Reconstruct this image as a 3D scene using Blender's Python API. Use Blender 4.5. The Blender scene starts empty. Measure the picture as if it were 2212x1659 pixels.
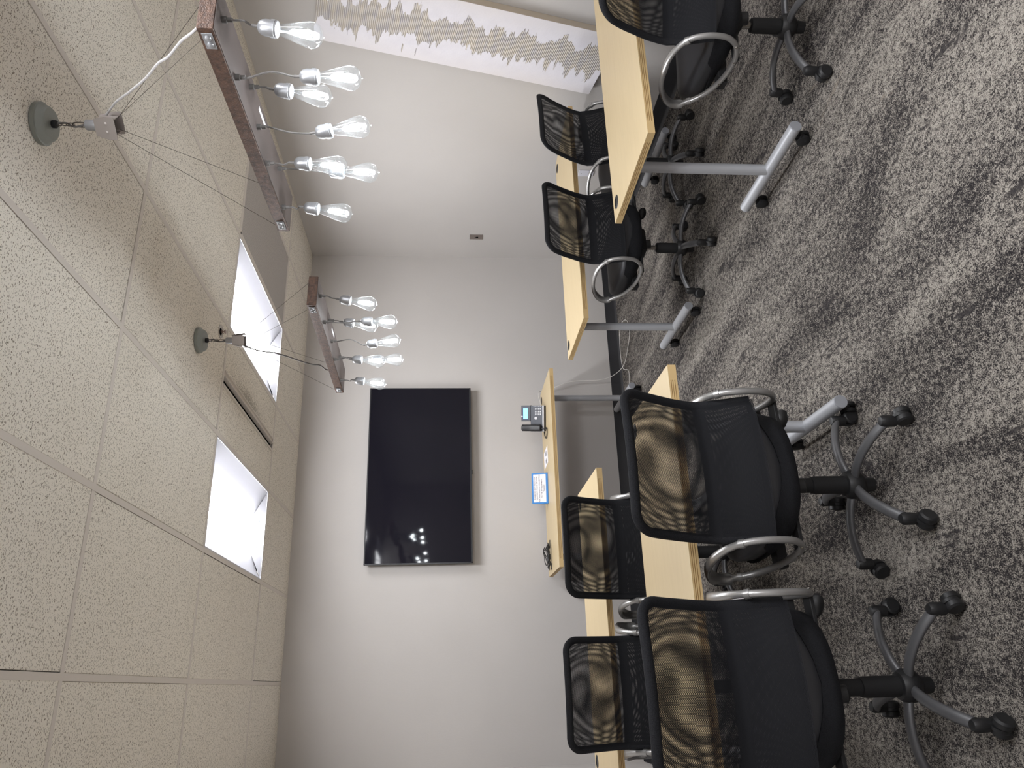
import bpy, bmesh, math, random
from mathutils import Vector, Matrix
random.seed(7)
PI = math.pi
C = bpy.context.scene.collection
SC = bpy.context.scene

# ------------------------------------------------------------------ camera
IMG_W = 2212.0
F_PX, YAW, PITCH, ROLL, CAM_H = 1646.6, 0.3795, 0.0844, 0.0011, 1.51
cam = bpy.data.cameras.new('camera')
cam.sensor_fit = 'HORIZONTAL'; cam.sensor_width = 36.0
cam.lens = F_PX / IMG_W * 36.0; cam.clip_start = 0.02; cam.clip_end = 60
co = bpy.data.objects.new('camera', cam); C.objects.link(co)
cy, sy = math.cos(YAW), math.sin(YAW); cp, sp = math.cos(PITCH), math.sin(PITCH)
fw = Vector((sy*cp, cy*cp, -sp)); rt = Vector((cy, -sy, 0)); dn = fw.cross(rt)
rt2 = rt*math.cos(ROLL) + dn*math.sin(ROLL); dn2 = dn*math.cos(ROLL) - rt*math.sin(ROLL)
# the phone was held sideways: the picture's right is the room's down
M = Matrix.Identity(4)
for i in range(3):
    M[i][0] = dn2[i]; M[i][1] = rt2[i]; M[i][2] = -fw[i]
M[2][3] = CAM_H
co.matrix_world = M
SC.camera = co

# ------------------------------------------------------------------ world, exposure
w = bpy.data.worlds.new('world'); SC.world = w; w.use_nodes = True
w.node_tree.nodes['Background'].inputs[0].default_value = (0.75, 0.78, 0.82, 1)
w.node_tree.nodes['Background'].inputs[1].default_value = 0.05
SC.view_settings.view_transform = 'Standard'; SC.view_settings.look = 'None'
SC.view_settings.exposure = 0.66; SC.view_settings.gamma = 1.0
SC.view_settings.use_curve_mapping = False
SC.cycles.max_bounces = 12; SC.cycles.diffuse_bounces = 8
SC.cycles.transparent_max_bounces = 32
SC.cycles.sample_clamp_indirect = 4.0
LENS_E = 33.0          # ceiling troffer diffuser
BULB_W = 1.8           # each filament lamp
FILAMENT_E = 30.0

# ------------------------------------------------------------------ room numbers
XL, XR, YF, YB, ZC = -0.53, 3.643, 6.024, -2.35, 2.71

# ------------------------------------------------------------------ helpers
def new_obj(name, data):
    o = bpy.data.objects.new(name, data); C.objects.link(o); return o

def mk(name, bm, mats, parent=None, smooth=False, sharp=35):
    me = bpy.data.meshes.new(name)
    bmesh.ops.recalc_face_normals(bm, faces=bm.faces[:])
    bm.to_mesh(me); bm.free()
    if not isinstance(mats, (list, tuple)): mats = [mats]
    for m in mats: me.materials.append(m)
    if smooth:
        for p in me.polygons: p.use_smooth = True
        try: me.set_sharp_from_angle(angle=math.radians(sharp))
        except Exception: pass
    o = new_obj(name, me)
    if parent: o.parent = parent
    return o

def thing(name, label, cat, loc=(0,0,0), rz=0.0, group=None):
    o = new_obj(name, None); o.empty_display_size = 0.1
    o.location = loc; o.rotation_euler = (0, 0, rz)
    o['label'] = label; o['category'] = cat
    if group: o['group'] = group
    return o

def tag(o, label, cat, group=None):
    o['label'] = label; o['category'] = cat
    if group: o['group'] = group
    return o

def struct(o): o['kind'] = 'structure'; return o

def B(): return bmesh.new()

def box(bm, x0, x1, y0, y1, z0, z1, mi=0, bev=0.0, seg=2):
    r = bmesh.ops.create_cube(bm, size=1.0)
    vs = r['verts']
    for v in vs:
        v.co = Vector(((x0+x1)/2 + v.co.x*(x1-x0), (y0+y1)/2 + v.co.y*(y1-y0), (z0+z1)/2 + v.co.z*(z1-z0)))
    fs = list({f for v in vs for f in v.link_faces})
    for f in fs: f.material_index = mi
    if bev > 0:
        es = list({e for v in vs for e in v.link_edges})
        rb = bmesh.ops.bevel(bm, geom=es, offset=bev, segments=seg, affect='EDGES', profile=0.5)
        for f in rb['faces']: f.material_index = mi
    return fs

def frame_at(t):
    t = t.normalized()
    a = Vector((0,0,1)) if abs(t.z) < 0.9 else Vector((1,0,0))
    n = (a - t*a.dot(t)).normalized()
    return n, t.cross(n)

def tube(bm, pts, rad, n=10, closed=False, cap=True, mi=0, flat=1.0, up=None):
    """sweep a circle / ellipse (flat = second axis ratio) along points; rad number or list"""
    pts = [Vector(p) for p in pts]; N = len(pts)
    rad = rad if isinstance(rad, (list, tuple)) else [rad]*N
    rings = []; nrm = None
    for i, p in enumerate(pts):
        if closed: t = pts[(i+1) % N] - pts[i-1]
        else: t = pts[min(i+1, N-1)] - pts[max(i-1, 0)]
        if t.length < 1e-9: t = Vector((0,0,1))
        t.normalize()
        if up is not None:
            a = Vector(up); nrm = (a - t*a.dot(t))
            if nrm.length < 1e-4: nrm = frame_at(t)[0]
            nrm.normalize()
        elif nrm is None: nrm = frame_at(t)[0]
        else:
            nrm = nrm - t*nrm.dot(t); nrm.normalize()
        b = t.cross(nrm)
        r = rad[i]; ra, rb = (r if isinstance(r, tuple) else (r, r*flat))
        rings.append([bm.verts.new(p + nrm*(math.cos(2*PI*k/n)*ra) + b*(math.sin(2*PI*k/n)*rb)) for k in range(n)])
    for i in range(N if closed else N-1):
        a, b2 = rings[i], rings[(i+1) % N]
        for k in range(n):
            f = bm.faces.new((a[k], a[(k+1) % n], b2[(k+1) % n], b2[k])); f.material_index = mi
    if cap and not closed:
        for rg in (rings[0][::-1], rings[-1]):
            f = bm.faces.new(rg); f.material_index = mi
    return rings

def lathe(bm, prof, n=24, origin=(0,0,0), axis=(0,0,1), mi=0, cap=True):
    """prof = [(radius, distance along axis)]"""
    ax = Vector(axis).normalized(); u, v = frame_at(ax); o = Vector(origin); rings = []
    for r, h in prof:
        if r < 1e-6: rings.append([bm.verts.new(o + ax*h)])
        else: rings.append([bm.verts.new(o + ax*h + u*(math.cos(2*PI*k/n)*r) + v*(math.sin(2*PI*k/n)*r)) for k in range(n)])
    for a, b in zip(rings, rings[1:]):
        if len(a) == 1 and len(b) == 1: continue
        for k in range(n):
            k2 = (k+1) % n
            if len(a) == 1: f = bm.faces.new((a[0], b[k2], b[k]))
            elif len(b) == 1: f = bm.faces.new((a[k], a[k2], b[0]))
            else: f = bm.faces.new((a[k], a[k2], b[k2], b[k]))
            f.material_index = mi
    if cap:
        for rg in (rings[0], rings[-1]):
            if len(rg) > 2:
                f = bm.faces.new(rg); f.material_index = mi

def spline(pts, n=8, closed=False):
    """Catmull-Rom through the points"""
    P = [Vector(p) for p in pts]; N = len(P); out = []
    for i in range(N if closed else N-1):
        if closed: a, b, c, d = P[i-1], P[i], P[(i+1) % N], P[(i+2) % N]
        else: a, b, c, d = P[max(i-1, 0)], P[i], P[i+1], P[min(i+2, N-1)]
        for k in range(n):
            t = k/n
            out.append(0.5*((2*b) + (c-a)*t + (2*a-5*b+4*c-d)*t*t + (-a+3*b-3*c+d)*t**3))
    if not closed: out.append(P[-1])
    return out

def dup(root, loc, rz, label, group):
    r = root.copy(); C.objects.link(r); r.location = loc; r.rotation_euler = (0, 0, rz)
    r['label'] = label; r['group'] = group
    for ch in list(root.children):
        c = ch.copy(); C.objects.link(c); c.parent = r
        for g in list(ch.children):
            d = g.copy(); C.objects.link(d); d.parent = c
    return r

# ------------------------------------------------------------------ materials
class NT:
    def __init__(s, name):
        s.m = bpy.data.materials.new(name); s.m.use_nodes = True; s.t = s.m.node_tree
        s.p = s.t.nodes['Principled BSDF']; s.out = s.t.nodes['Material Output']
    def n(s, typ, **kw):
        x = s.t.nodes.new(typ)
        for k, v in kw.items(): setattr(x, k, v)
        return x
    def l(s, a, b): s.t.links.new(a, b)
    def math(s, op, a, b=None, c=None, clamp=False):
        x = s.n('ShaderNodeMath', operation=op); x.use_clamp = clamp
        for i, v in enumerate((a, b, c)):
            if v is None: continue
            if isinstance(v, (int, float)): x.inputs[i].default_value = v
            else: s.l(v, x.inputs[i])
        return x.outputs[0]
    def vmath(s, op, a, b=None):
        x = s.n('ShaderNodeVectorMath', operation=op)
        for i, v in enumerate((a, b)):
            if v is None: continue
            if isinstance(v, (tuple, list)): x.inputs[i].default_value = v
            else: s.l(v, x.inputs[i])
        return x.outputs['Value'] if op in ('LENGTH', 'DOT_PRODUCT', 'DISTANCE') else x.outputs[0]
    def coord(s, kind='Object'): return s.n('ShaderNodeTexCoord').outputs[kind]
    def mapping(s, vec, scale=(1,1,1), rot=(0,0,0), loc=(0,0,0)):
        x = s.n('ShaderNodeMapping'); s.l(vec, x.inputs[0])
        x.inputs['Scale'].default_value = scale; x.inputs['Rotation'].default_value = rot; x.inputs['Location'].default_value = loc
        return x.outputs[0]
    def noise(s, vec, scale, detail=2, rough=0.5, dist=0.0, out='Fac'):
        x = s.n('ShaderNodeTexNoise'); s.l(vec, x.inputs['Vector'])
        x.inputs['Scale'].default_value = scale; x.inputs['Detail'].default_value = detail
        x.inputs['Roughness'].default_value = rough; x.inputs['Distortion'].default_value = dist
        return x.outputs[out]
    def voro(s, vec, scale, feature='F1', out='Distance', rnd=1.0):
        x = s.n('ShaderNodeTexVoronoi', feature=feature); s.l(vec, x.inputs['Vector'])
        x.inputs['Scale'].default_value = scale; x.inputs['Randomness'].default_value = rnd
        return x.outputs[out]
    def ramp(s, fac, stops, interp='LINEAR'):
        x = s.n('ShaderNodeValToRGB'); x.color_ramp.interpolation = interp; s.l(fac, x.inputs[0])
        el = x.color_ramp.elements
        el[0].position, el[0].color = stops[0][0], col(stops[0][1])
        el[1].position, el[1].color = stops[1][0], col(stops[1][1])
        for p, c in stops[2:]:
            e = el.new(p); e.color = col(c)
        return x.outputs[0]
    def mix(s, fac, a, b, blend='MIX'):
        x = s.n('ShaderNodeMix', data_type='RGBA', blend_type=blend)
        for sock, v in ((x.inputs['Factor'], fac), (x.inputs['A'], a), (x.inputs['B'], b)):
            if isinstance(v, (int, float)): sock.default_value = v
            elif isinstance(v, tuple): sock.default_value = col(v)
            else: s.l(v, sock)
        return x.outputs['Result']
    def bump(s, h, strength=0.3, dist=0.002):
        x = s.n('ShaderNodeBump'); x.inputs['Strength'].default_value = strength
        x.inputs['Distance'].default_value = dist; s.l(h, x.inputs['Height'])
        s.l(x.outputs[0], s.p.inputs['Normal'])
    def base(s, c, rough=0.6, metal=0.0, spec=0.5):
        if isinstance(c, tuple): s.p.inputs['Base Color'].default_value = col(c)
        else: s.l(c, s.p.inputs['Base Color'])
        if isinstance(rough, (int, float)): s.p.inputs['Roughness'].default_value = rough
        else: s.l(rough, s.p.inputs['Roughness'])
        s.p.inputs['Metallic'].default_value = metal
        s.p.inputs['Specular IOR Level'].default_value = spec
        return s.m

def col(c): return (c[0], c[1], c[2], 1.0)
def srgb(r, g, b):
    def f(v):
        v /= 255.0
        return v/12.92 if v <= 0.04045 else ((v+0.055)/1.055)**2.4
    return (f(r), f(g), f(b))

def simple(name, c, rough=0.5, metal=0.0, spec=0.5, bump=None):
    t = NT(name)
    if bump:
        t.bump(t.noise(t.coord(), bump[0], 3), bump[1], bump[2])
    nz = t.noise(t.coord(), 14, 3)
    cc = t.mix(t.math('MULTIPLY', nz, 0.25), c, (c[0]*0.8, c[1]*0.8, c[2]*0.8))
    return t.base(cc, rough, metal, spec)

def mat_wall():
    t = NT('wall_paint'); v = t.coord()
    n1 = t.noise(v, 1.2, 3); n2 = t.noise(t.mapping(v, (1, 1, 0.35)), 160, 2, 0.6)
    c = t.ramp(n1, [(0.3, srgb(184, 180, 177)), (0.7, srgb(191, 187, 184))])
    c = t.mix(t.math('MULTIPLY', n2, 0.16), c, srgb(170, 166, 162))
    t.bump(n2, 0.25, 0.0012)
    return t.base(c, 0.72, 0, 0.3)

def mat_tile():
    t = NT('ceiling_tile'); v = t.coord()
    wv = t.n('ShaderNodeTexNoise'); t.l(v, wv.inputs['Vector']); wv.inputs['Scale'].default_value = 60
    off = t.vmath('SCALE', wv.outputs['Color']); off.node.inputs['Scale'].default_value = 0.006
    vw = t.vmath('ADD', v, off)
    sel = t.noise(v, 45, 1)
    masks = []
    for k, (ang, lo) in enumerate(((0.5, 0.0), (2.0, 0.0), (1.2, 0.0))):
        vv = t.mapping(vw, (1.0, 2.7, 1.0), (0, 0, ang), (k*3.1, k*1.7, 0))
        d = t.voro(vv, 84)
        thr = t.math('MULTIPLY', t.noise(v, 100, 1), 0.50)
        masks.append(t.math('LESS_THAN', d, t.math('SUBTRACT', thr, 0.045)))
    m = t.math('MAXIMUM', masks[0], t.math('MAXIMUM', masks[1], masks[2]))
    dens = t.noise(v, 3.0, 2)
    shade = t.mix(dens, srgb(230, 225, 215), srgb(239, 234, 225))
    pit = t.mix(t.noise(v, 220, 1), srgb(78, 70, 60), srgb(150, 140, 124))
    c = t.mix(t.math('MULTIPLY', m, 0.95), shade, pit)
    # grime blown out of the air slot
    sx = t.n('ShaderNodeSeparateXYZ'); t.l(v, sx.inputs[0])
    dx = t.math('ABSOLUTE', t.math('SUBTRACT', sx.outputs[0], 1.66)); dy = t.math('ABSOLUTE', t.math('SUBTRACT', sx.outputs[1], 4.45))
    near = t.math('MULTIPLY', t.math('SUBTRACT', 1.0, t.math('MULTIPLY', dx, 9.0), clamp=True), t.math('SUBTRACT', 1.0, t.math('MULTIPLY', dy, 1.5), clamp=True))
    dirt = t.math('GREATER_THAN', t.math('ADD', t.math('MULTIPLY', near, 0.3), t.noise(v, 130, 3, 0.7)), 0.69)
    c = t.mix(t.math('MULTIPLY', dirt, 0.6), c, srgb(120, 112, 100))
    h = t.math('SUBTRACT', t.math('MULTIPLY', t.noise(v, 300, 2), 0.3), m)
    t.bump(h, 0.6, 0.0015)
    return t.base(c, 0.9, 0, 0.1)

def mat_carpet():
    t = NT('carpet_pile'); v = t.coord()
    streak = t.noise(t.mapping(v, (3.0, 0.8, 1), (0, 0, 0.10)), 1.5, 4, 0.6, 0.8)
    mid = t.noise(t.mapping(v, (1.0, 0.72, 1), (0, 0, 0.12)), 60, 4, 0.75, 0.4)
    fine = t.noise(t.mapping(v, (1.0, 0.75, 1)), 250, 4, 0.8)
    a = t.math('ADD', t.math('MULTIPLY', t.math('SUBTRACT', streak, 0.5), 0.45), t.math('MULTIPLY', t.math('SUBTRACT', mid, 0.5), 0.85))
    a = t.math('ADD', t.math('ADD', a, 0.49), t.math('MULTIPLY', t.math('SUBTRACT', fine, 0.5), 1.5))
    c = t.ramp(a, [(0.36, srgb(44, 42, 44)), (0.45, srgb(70, 66, 65)), (0.50, srgb(112, 107, 102)), (0.57, srgb(150, 144, 136)), (0.72, srgb(176, 170, 161))])
    # solid charcoal patches
    patch = t.noise(t.mapping(v, (1.5, 0.5, 1), (0, 0, 0.1)), 7.0, 5, 0.68, 0.6)
    pm = t.math('GREATER_THAN', t.math('ADD', patch, t.math('MULTIPLY', fine, 0.25)), 0.775)
    c = t.mix(t.math('MULTIPLY', pm, 0.85), c, srgb(62, 59, 60))
    lite = t.noise(t.mapping(v, (1.6, 0.5, 1), (0, 0, 0.1), (5, 3, 0)), 5.0, 5, 0.66, 0.6)
    lm = t.math('GREATER_THAN', t.math('ADD', lite, t.math('MULTIPLY', fine, 0.25)), 0.80)
    c = t.mix(t.math('MULTIPLY', lm, 0.75), c, srgb(150, 141, 130))
    pile = t.voro(v, 190)
    t.bump(t.math('ADD', pile, t.math('MULTIPLY', a, 0.8)), 0.9, 0.004)
    return t.base(c, 0.95, 0, 0.05)

def mat_maple():
    t = NT('maple_laminate'); v = t.coord()
    g = t.noise(t.mapping(v, (1, 9, 1)), 6, 4, 0.6, 0.3); f = t.noise(t.mapping(v, (4, 60, 1)), 9, 2)
    c = t.ramp(g, [(0.3, srgb(190, 171, 135)), (0.7, srgb(195, 176, 140))])
    c = t.mix(t.math('MULTIPLY', f, 0.06), c, srgb(180, 156, 116))
    return t.base(c, 0.42, 0, 0.4)

def mat_mesh(name, pitch=0.0046, warp=0.0, ang=0.0, r=0.36, tint=(0.009, 0.0095, 0.012)):
    """open-weave fabric: a hexagonal lattice of real see-through holes"""
    t = NT(name); uv = t.coord('UV')
    if warp:
        nz = t.n('ShaderNodeTexNoise'); t.l(uv, nz.inputs['Vector']); nz.inputs['Scale'].default_value = 3.4
        nz.inputs['Detail'].default_value = 0
        sc = t.vmath('SCALE', nz.outputs['Color']); sc.node.inputs['Scale'].default_value = warp
        uv = t.vmath('ADD', uv, sc)
    a, b = pitch, pitch*1.732
    q = t.mapping(uv, (1/a, 1/b, 1), (0, 0, 0))
    if ang:
        q = t.mapping(t.mapping(uv, (1, 1, 1), (0, 0, ang)), (1/a, 1/b, 1))
    ds = []
    for o in ((0, 0, 0), (0.5, 0.5, 0)):
        f = t.vmath('FRACTION', t.vmath('ADD', q, o))
        f = t.vmath('MULTIPLY', t.vmath('SUBTRACT', f, (0.5, 0.5, 0)), (1, 1.732, 0))
        ds.append(t.vmath('LENGTH', f))
    d = t.math('MINIMUM', ds[0], ds[1])
    su = t.n('ShaderNodeSeparateXYZ'); t.l(t.coord('UV'), su.inputs[0])
    dense = t.math('LESS_THAN', su.outputs[1], 0.69)          # tighter knit below the lumbar bar
    hole = t.math('LESS_THAN', d, t.math('MULTIPLY', r, t.math('SUBTRACT', 1.0, t.math('MULTIPLY', dense, 0.26))))
    t.base(tint, 0.75, 0, 0.25)
    tr = t.n('ShaderNodeBsdfTransparent'); mx = t.n('ShaderNodeMixShader')
    t.l(hole, mx.inputs[0]); t.l(t.p.outputs[0], mx.inputs[1]); t.l(tr.outputs[0], mx.inputs[2])
    t.l(mx.outputs[0], t.out.inputs[0])
    return t.m

def mat_fabric():
    t = NT('black_fabric'); v = t.coord()
    wv = t.voro(v, 420); c = t.mix(wv, (0.017, 0.018, 0.021), (0.005, 0.005, 0.007))
    t.bump(wv, 0.5, 0.001)
    return t.base(c, 0.8, 0, 0.25)

def mat_glass():
    t = NT('clear_bulb_glass')
    lw = t.n('ShaderNodeLayerWeight'); lw.inputs[0].default_value = 0.35
    tr = t.n('ShaderNodeBsdfTransparent'); tr.inputs[0].default_value = (0.97, 0.99, 1, 1)
    gl = t.n('ShaderNodeBsdfGlossy'); gl.inputs['Roughness'].default_value = 0.02
    df = t.n('ShaderNodeBsdfTranslucent'); df.inputs[0].default_value = (0.9, 0.95, 1, 1)  # faint white haze standing in for glare inside the glass
    m1 = t.n('ShaderNodeMixShader'); m1.inputs[0].default_value = 0.010
    t.l(tr.outputs[0], m1.inputs[1]); t.l(df.outputs[0], m1.inputs[2])
    m2 = t.n('ShaderNodeMixShader')
    t.l(t.math('ADD', t.math('MULTIPLY', lw.outputs['Facing'], 0.30), 0.02), m2.inputs[0])
    t.l(m1.outputs[0], m2.inputs[1]); t.l(gl.outputs[0], m2.inputs[2]); t.l(m2.outputs[0], t.out.inputs[0])
    return t.m

def emit(name, c, s):
    t = NT(name); e = t.n('ShaderNodeEmission'); e.inputs[0].default_value = col(c); e.inputs[1].default_value = s
    t.l(e.outputs[0], t.out.inputs[0]); return t.m

def mat_bronze():
    t = NT('hammered_bronze'); v = t.coord()
    n = t.noise(v, 60, 5, 0.7); n2 = t.noise(v, 260, 2)
    c = t.ramp(n, [(0.3, srgb(48, 37, 34)), (0.7, srgb(102, 77, 63))])
    t.bump(t.math('ADD', n, n2), 0.5, 0.002)
    return t.base(c, 0.45, 0.35, 0.5)

def mat_grille():
    t = NT('perforated_white_metal'); v = t.coord()
    p = 0.0085
    f = t.vmath('FRACTION', t.mapping(v, (1/p, 1/p, 1)))
    f = t.vmath('MULTIPLY', t.vmath('SUBTRACT', f, (0.5, 0.5, 0)), (1, 1, 0))
    hole = t.math('LESS_THAN', t.vmath('LENGTH', f), 0.33)
    c = t.mix(hole, srgb(205, 200, 196), srgb(96, 92, 92))
    return t.base(c, 0.6, 0, 0.3)

def mat_painting(w, h):
    t = NT('abstract_comb_painting'); v = t.coord()   # object space: x across, z along, both in metres
    s = t.n('ShaderNodeSeparateXYZ'); t.l(v, s.inputs[0]); X, Z = s.outputs[0], s.outputs[2]
    def n1(scale, ox, det=2):
        cmb = t.n('ShaderNodeCombineXYZ'); t.l(Z, cmb.inputs[0]); cmb.inputs[1].default_value = ox
        t.l(t.math('MULTIPLY', X, 0.12), cmb.inputs[2])
        return t.noise(cmb.outputs[0], scale, det, 0.6)
    cen = t.math('MULTIPLY', t.math('SUBTRACT', n1(3.2, 3.0, 2), 0.5), 0.36)
    def reach(ox): return t.math('ADD', 0.022, t.math('MULTIPLY', t.math('POWER', t.math('MULTIPLY', n1(17, ox, 4), 1.35), 3.2), 0.24))
    lo = t.math('SUBTRACT', cen, reach(1.3)); hi = t.math('ADD', cen, reach(7.7))
    rag = t.math('MULTIPLY', t.math('SUBTRACT', t.noise(v, 90, 3), 0.5), 0.022)
    Xr = t.math('ADD', X, rag)
    m = t.math('MULTIPLY', t.math('GREATER_THAN', Xr, lo), t.math('LESS_THAN', Xr, hi))
    comb = t.math('SINE', t.math('MULTIPLY', t.math('ADD', Z, t.math('MULTIPLY', t.noise(v, 9, 2), 0.008)), 2*PI/0.0105))
    cn = t.noise(t.mapping(v, (2, 1, 8)), 5, 3)
    band = t.ramp(cn, [(0.35, srgb(158, 154, 158)), (0.65, srgb(184, 174, 160)), (0.5, srgb(170, 163, 156))])
    band = t.mix(t.math('MULTIPLY', t.math('GREATER_THAN', comb, 0.45), 0.75), band, srgb(212, 207, 202))
    glit = t.math('GREATER_THAN', t.noise(v, 420, 1), 0.68)
    band = t.mix(t.math('MULTIPLY', glit, 0.6), band, srgb(240, 236, 230))
    ed = t.math('SUBTRACT', t.math('MULTIPLY', t.math('ABSOLUTE', X), 4.2), 0.55, clamp=True)
    st = t.math('MULTIPLY', t.math('MULTIPLY', ed, t.noise(v, 7, 3)), 1.1, clamp=True)
    bg = t.mix(t.noise(v, 14, 4), srgb(214, 211, 218), srgb(228, 226, 232))
    bg = t.mix(st, bg, srgb(206, 196, 184))
    c = t.mix(m, bg, band)
    t.bump(t.math('ADD', t.math('MULTIPLY', t.math('MULTIPLY', comb, m), 1.0), t.math('MULTIPLY', t.noise(v, 80, 3), 0.5)), 0.55, 0.002)
    return t.base(c, 0.6, 0, 0.3)

def mat_tv():
    t = NT('tv_screen_glass'); v = t.coord()
    n = t.noise(v, 5, 3)
    c = t.mix(n, (0.007, 0.007, 0.011), (0.010, 0.009, 0.014))
    return t.base(c, t.math('ADD', t.math('MULTIPLY', t.noise(v, 9, 3), 0.02), 0.025), 0, 0.16)

M_wall = mat_wall(); M_tile = mat_tile(); M_carpet = mat_carpet(); M_maple = mat_maple()
M_tee = simple('ceiling_tee', srgb(216, 209, 202), 0.55)
M_edge = simple('plywood_edge', srgb(196, 168, 120), 0.55)
M_groove = simple('plywood_groove', srgb(158, 116, 58), 0.7)
M_silver = simple('silver_powder_coat', srgb(182, 184, 189), 0.42, 0.3, 0.5, (400, 0.15, 0.0005))
M_gun = simple('satin_silver_arm', srgb(168, 167, 166), 0.33, 0.7, 0.5)
M_leg = simple('dark_grey_base_metal', srgb(98, 98, 100), 0.4, 0.45, 0.5)
M_black = simple('black_plastic', (0.012, 0.012, 0.013), 0.45)
M_blackm = simple('matte_black_plastic', (0.008, 0.008, 0.009), 0.7)
M_chrome = simple('gas_rod_chrome', srgb(150, 145, 138), 0.25, 0.9)
M_vinyl = simple('charcoal_vinyl', (0.038, 0.038, 0.042), 0.5, 0, 0.4, (300, 0.2, 0.0008))
M_fabric = mat_fabric()
M_mesh_a = mat_mesh('mesh_rear_layer', 0.0036, 0.0, 0.0, 0.302)
M_mesh_b = mat_mesh('mesh_front_layer', 0.00378, 0.008, 0.010, 0.312)
M_base = simple('black_cove_vinyl', srgb(48, 48, 51), 0.42, 0, 0.5)
M_glass = mat_glass()
M_fil = emit('filament_glow', (0.93, 0.97, 1.0), FILAMENT_E)
M_lens = emit('troffer_lens_glow', (0.96, 0.97, 1.0), LENS_E)
M_white = simple('white_enamel', srgb(205, 205, 210), 0.5)
M_refl = simple('satin_reflector', srgb(152, 152, 158), 0.5)
M_socket = simple('satin_nickel_socket', srgb(150, 151, 154), 0.33, 0.55)
M_bronze = mat_bronze()
M_under = simple('board_underside', srgb(80, 71, 69), 0.5)
M_canopy = simple('galvanised_canopy', srgb(142, 146, 142), 0.5, 0.45, 0.5, (250, 0.5, 0.001))
M_wire = simple('steel_wire', srgb(84, 78, 72), 0.4, 0.6)
M_cord = simple('pale_grey_cord', srgb(168, 166, 166), 0.5)
M_cordg = simple('grey_cord', srgb(92, 89, 87), 0.5)
M_whitec = simple('white_cable', srgb(228, 225, 220), 0.5)
M_dark = simple('dark_void', (0.004, 0.004, 0.004), 0.9, 0, 0.0)
M_grille = mat_grille()
M_paint = mat_painting(0.49, 1.76)
M_canvas = simple('canvas_side', srgb(178, 166, 150), 0.8)
M_tv = mat_tv()
M_tvf = simple('tv_bezel', (0.022, 0.023, 0.026), 0.32)
M_steel = simple('stainless_plate', srgb(132, 122, 116), 0.4, 0.5)
M_beige = simple('beige_plastic', srgb(214, 200, 172), 0.5)
M_platew = simple('white_plastic_plate', srgb(214, 214, 222), 0.45)
M_blue = simple('blue_acrylic', srgb(40, 120, 190), 0.3)
M_paper = simple('white_paper', srgb(232, 230, 236), 0.8)
M_ink = simple('black_ink', (0.02, 0.02, 0.03), 0.7)
M_phone = simple('phone_charcoal', srgb(48, 52, 62), 0.42)
M_phoneg = simple('phone_grey_trim', srgb(168, 168, 172), 0.4)
M_key = simple('phone_key', srgb(196, 196, 200), 0.5)
M_lcd = emit('phone_lcd_glow', srgb(160, 240, 255), 1.15)
M_lcdb = simple('phone_lcd_surround', srgb(20, 70, 150), 0.3)
M_led = simple('phone_lamp', srgb(225, 225, 235), 0.3)

# ------------------------------------------------------------------ room shell
def slab(name, x0, x1, y0, y1, z0, z1, m):
    b = B(); box(b, x0, x1, y0, y1, z0, z1); return struct(mk(name, b, m))
slab('floor', XL-0.1, XR+0.1, YB-0.1, YF+0.1, -0.08, 0.0, M_carpet)
slab('wall_front', XL-0.1, XR+0.1, YF, YF+0.1, 0, ZC+0.15, M_wall)
slab('wall_right', XR, XR+0.1, YB, YF, 0, ZC+0.15, M_wall)
slab('wall_left', XL-0.1, XL, YB, YF, 0, ZC+0.15, M_wall)
slab('wall_back', XL-0.1, XR+0.1, YB-0.1, YB, 0, ZC+0.15, M_wall)

def baseboard(name, p, q, nrm):
    """cove base from p to q, nrm = into the room"""
    b = B(); p, q, n = Vector(p), Vector(q), Vector(nrm)
    prof = [(0, 0.102), (0.0035, 0.101), (0.004, 0.022), (0.008, 0.008), (0.016, 0.003), (0.018, 0.0), (0, 0)]
    ra = [b.verts.new(p + n*d + Vector((0, 0, z))) for d, z in prof]; rb = [b.verts.new(q + n*d + Vector((0, 0, z))) for d, z in prof]
    k = len(prof)
    for i in range(k): b.faces.new((ra[i], ra[(i+1) % k], rb[(i+1) % k], rb[i]))
    b.faces.new(ra); b.faces.new(rb[::-1])
    return struct(mk(name, b, M_base, smooth=True, sharp=50))
baseboard('baseboard_front', (XL, YF, 0), (XR, YF, 0), (0, -1, 0))
baseboard('baseboard_right', (XR, YF, 0), (XR, YB, 0), (-1, 0, 0))
baseboard('baseboard_left', (XL, YF, 0), (XL, YB, 0), (1, 0, 0))
baseboard('baseboard_back', (XL, YB, 0), (XR, YB, 0), (0, 1, 0))

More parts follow.
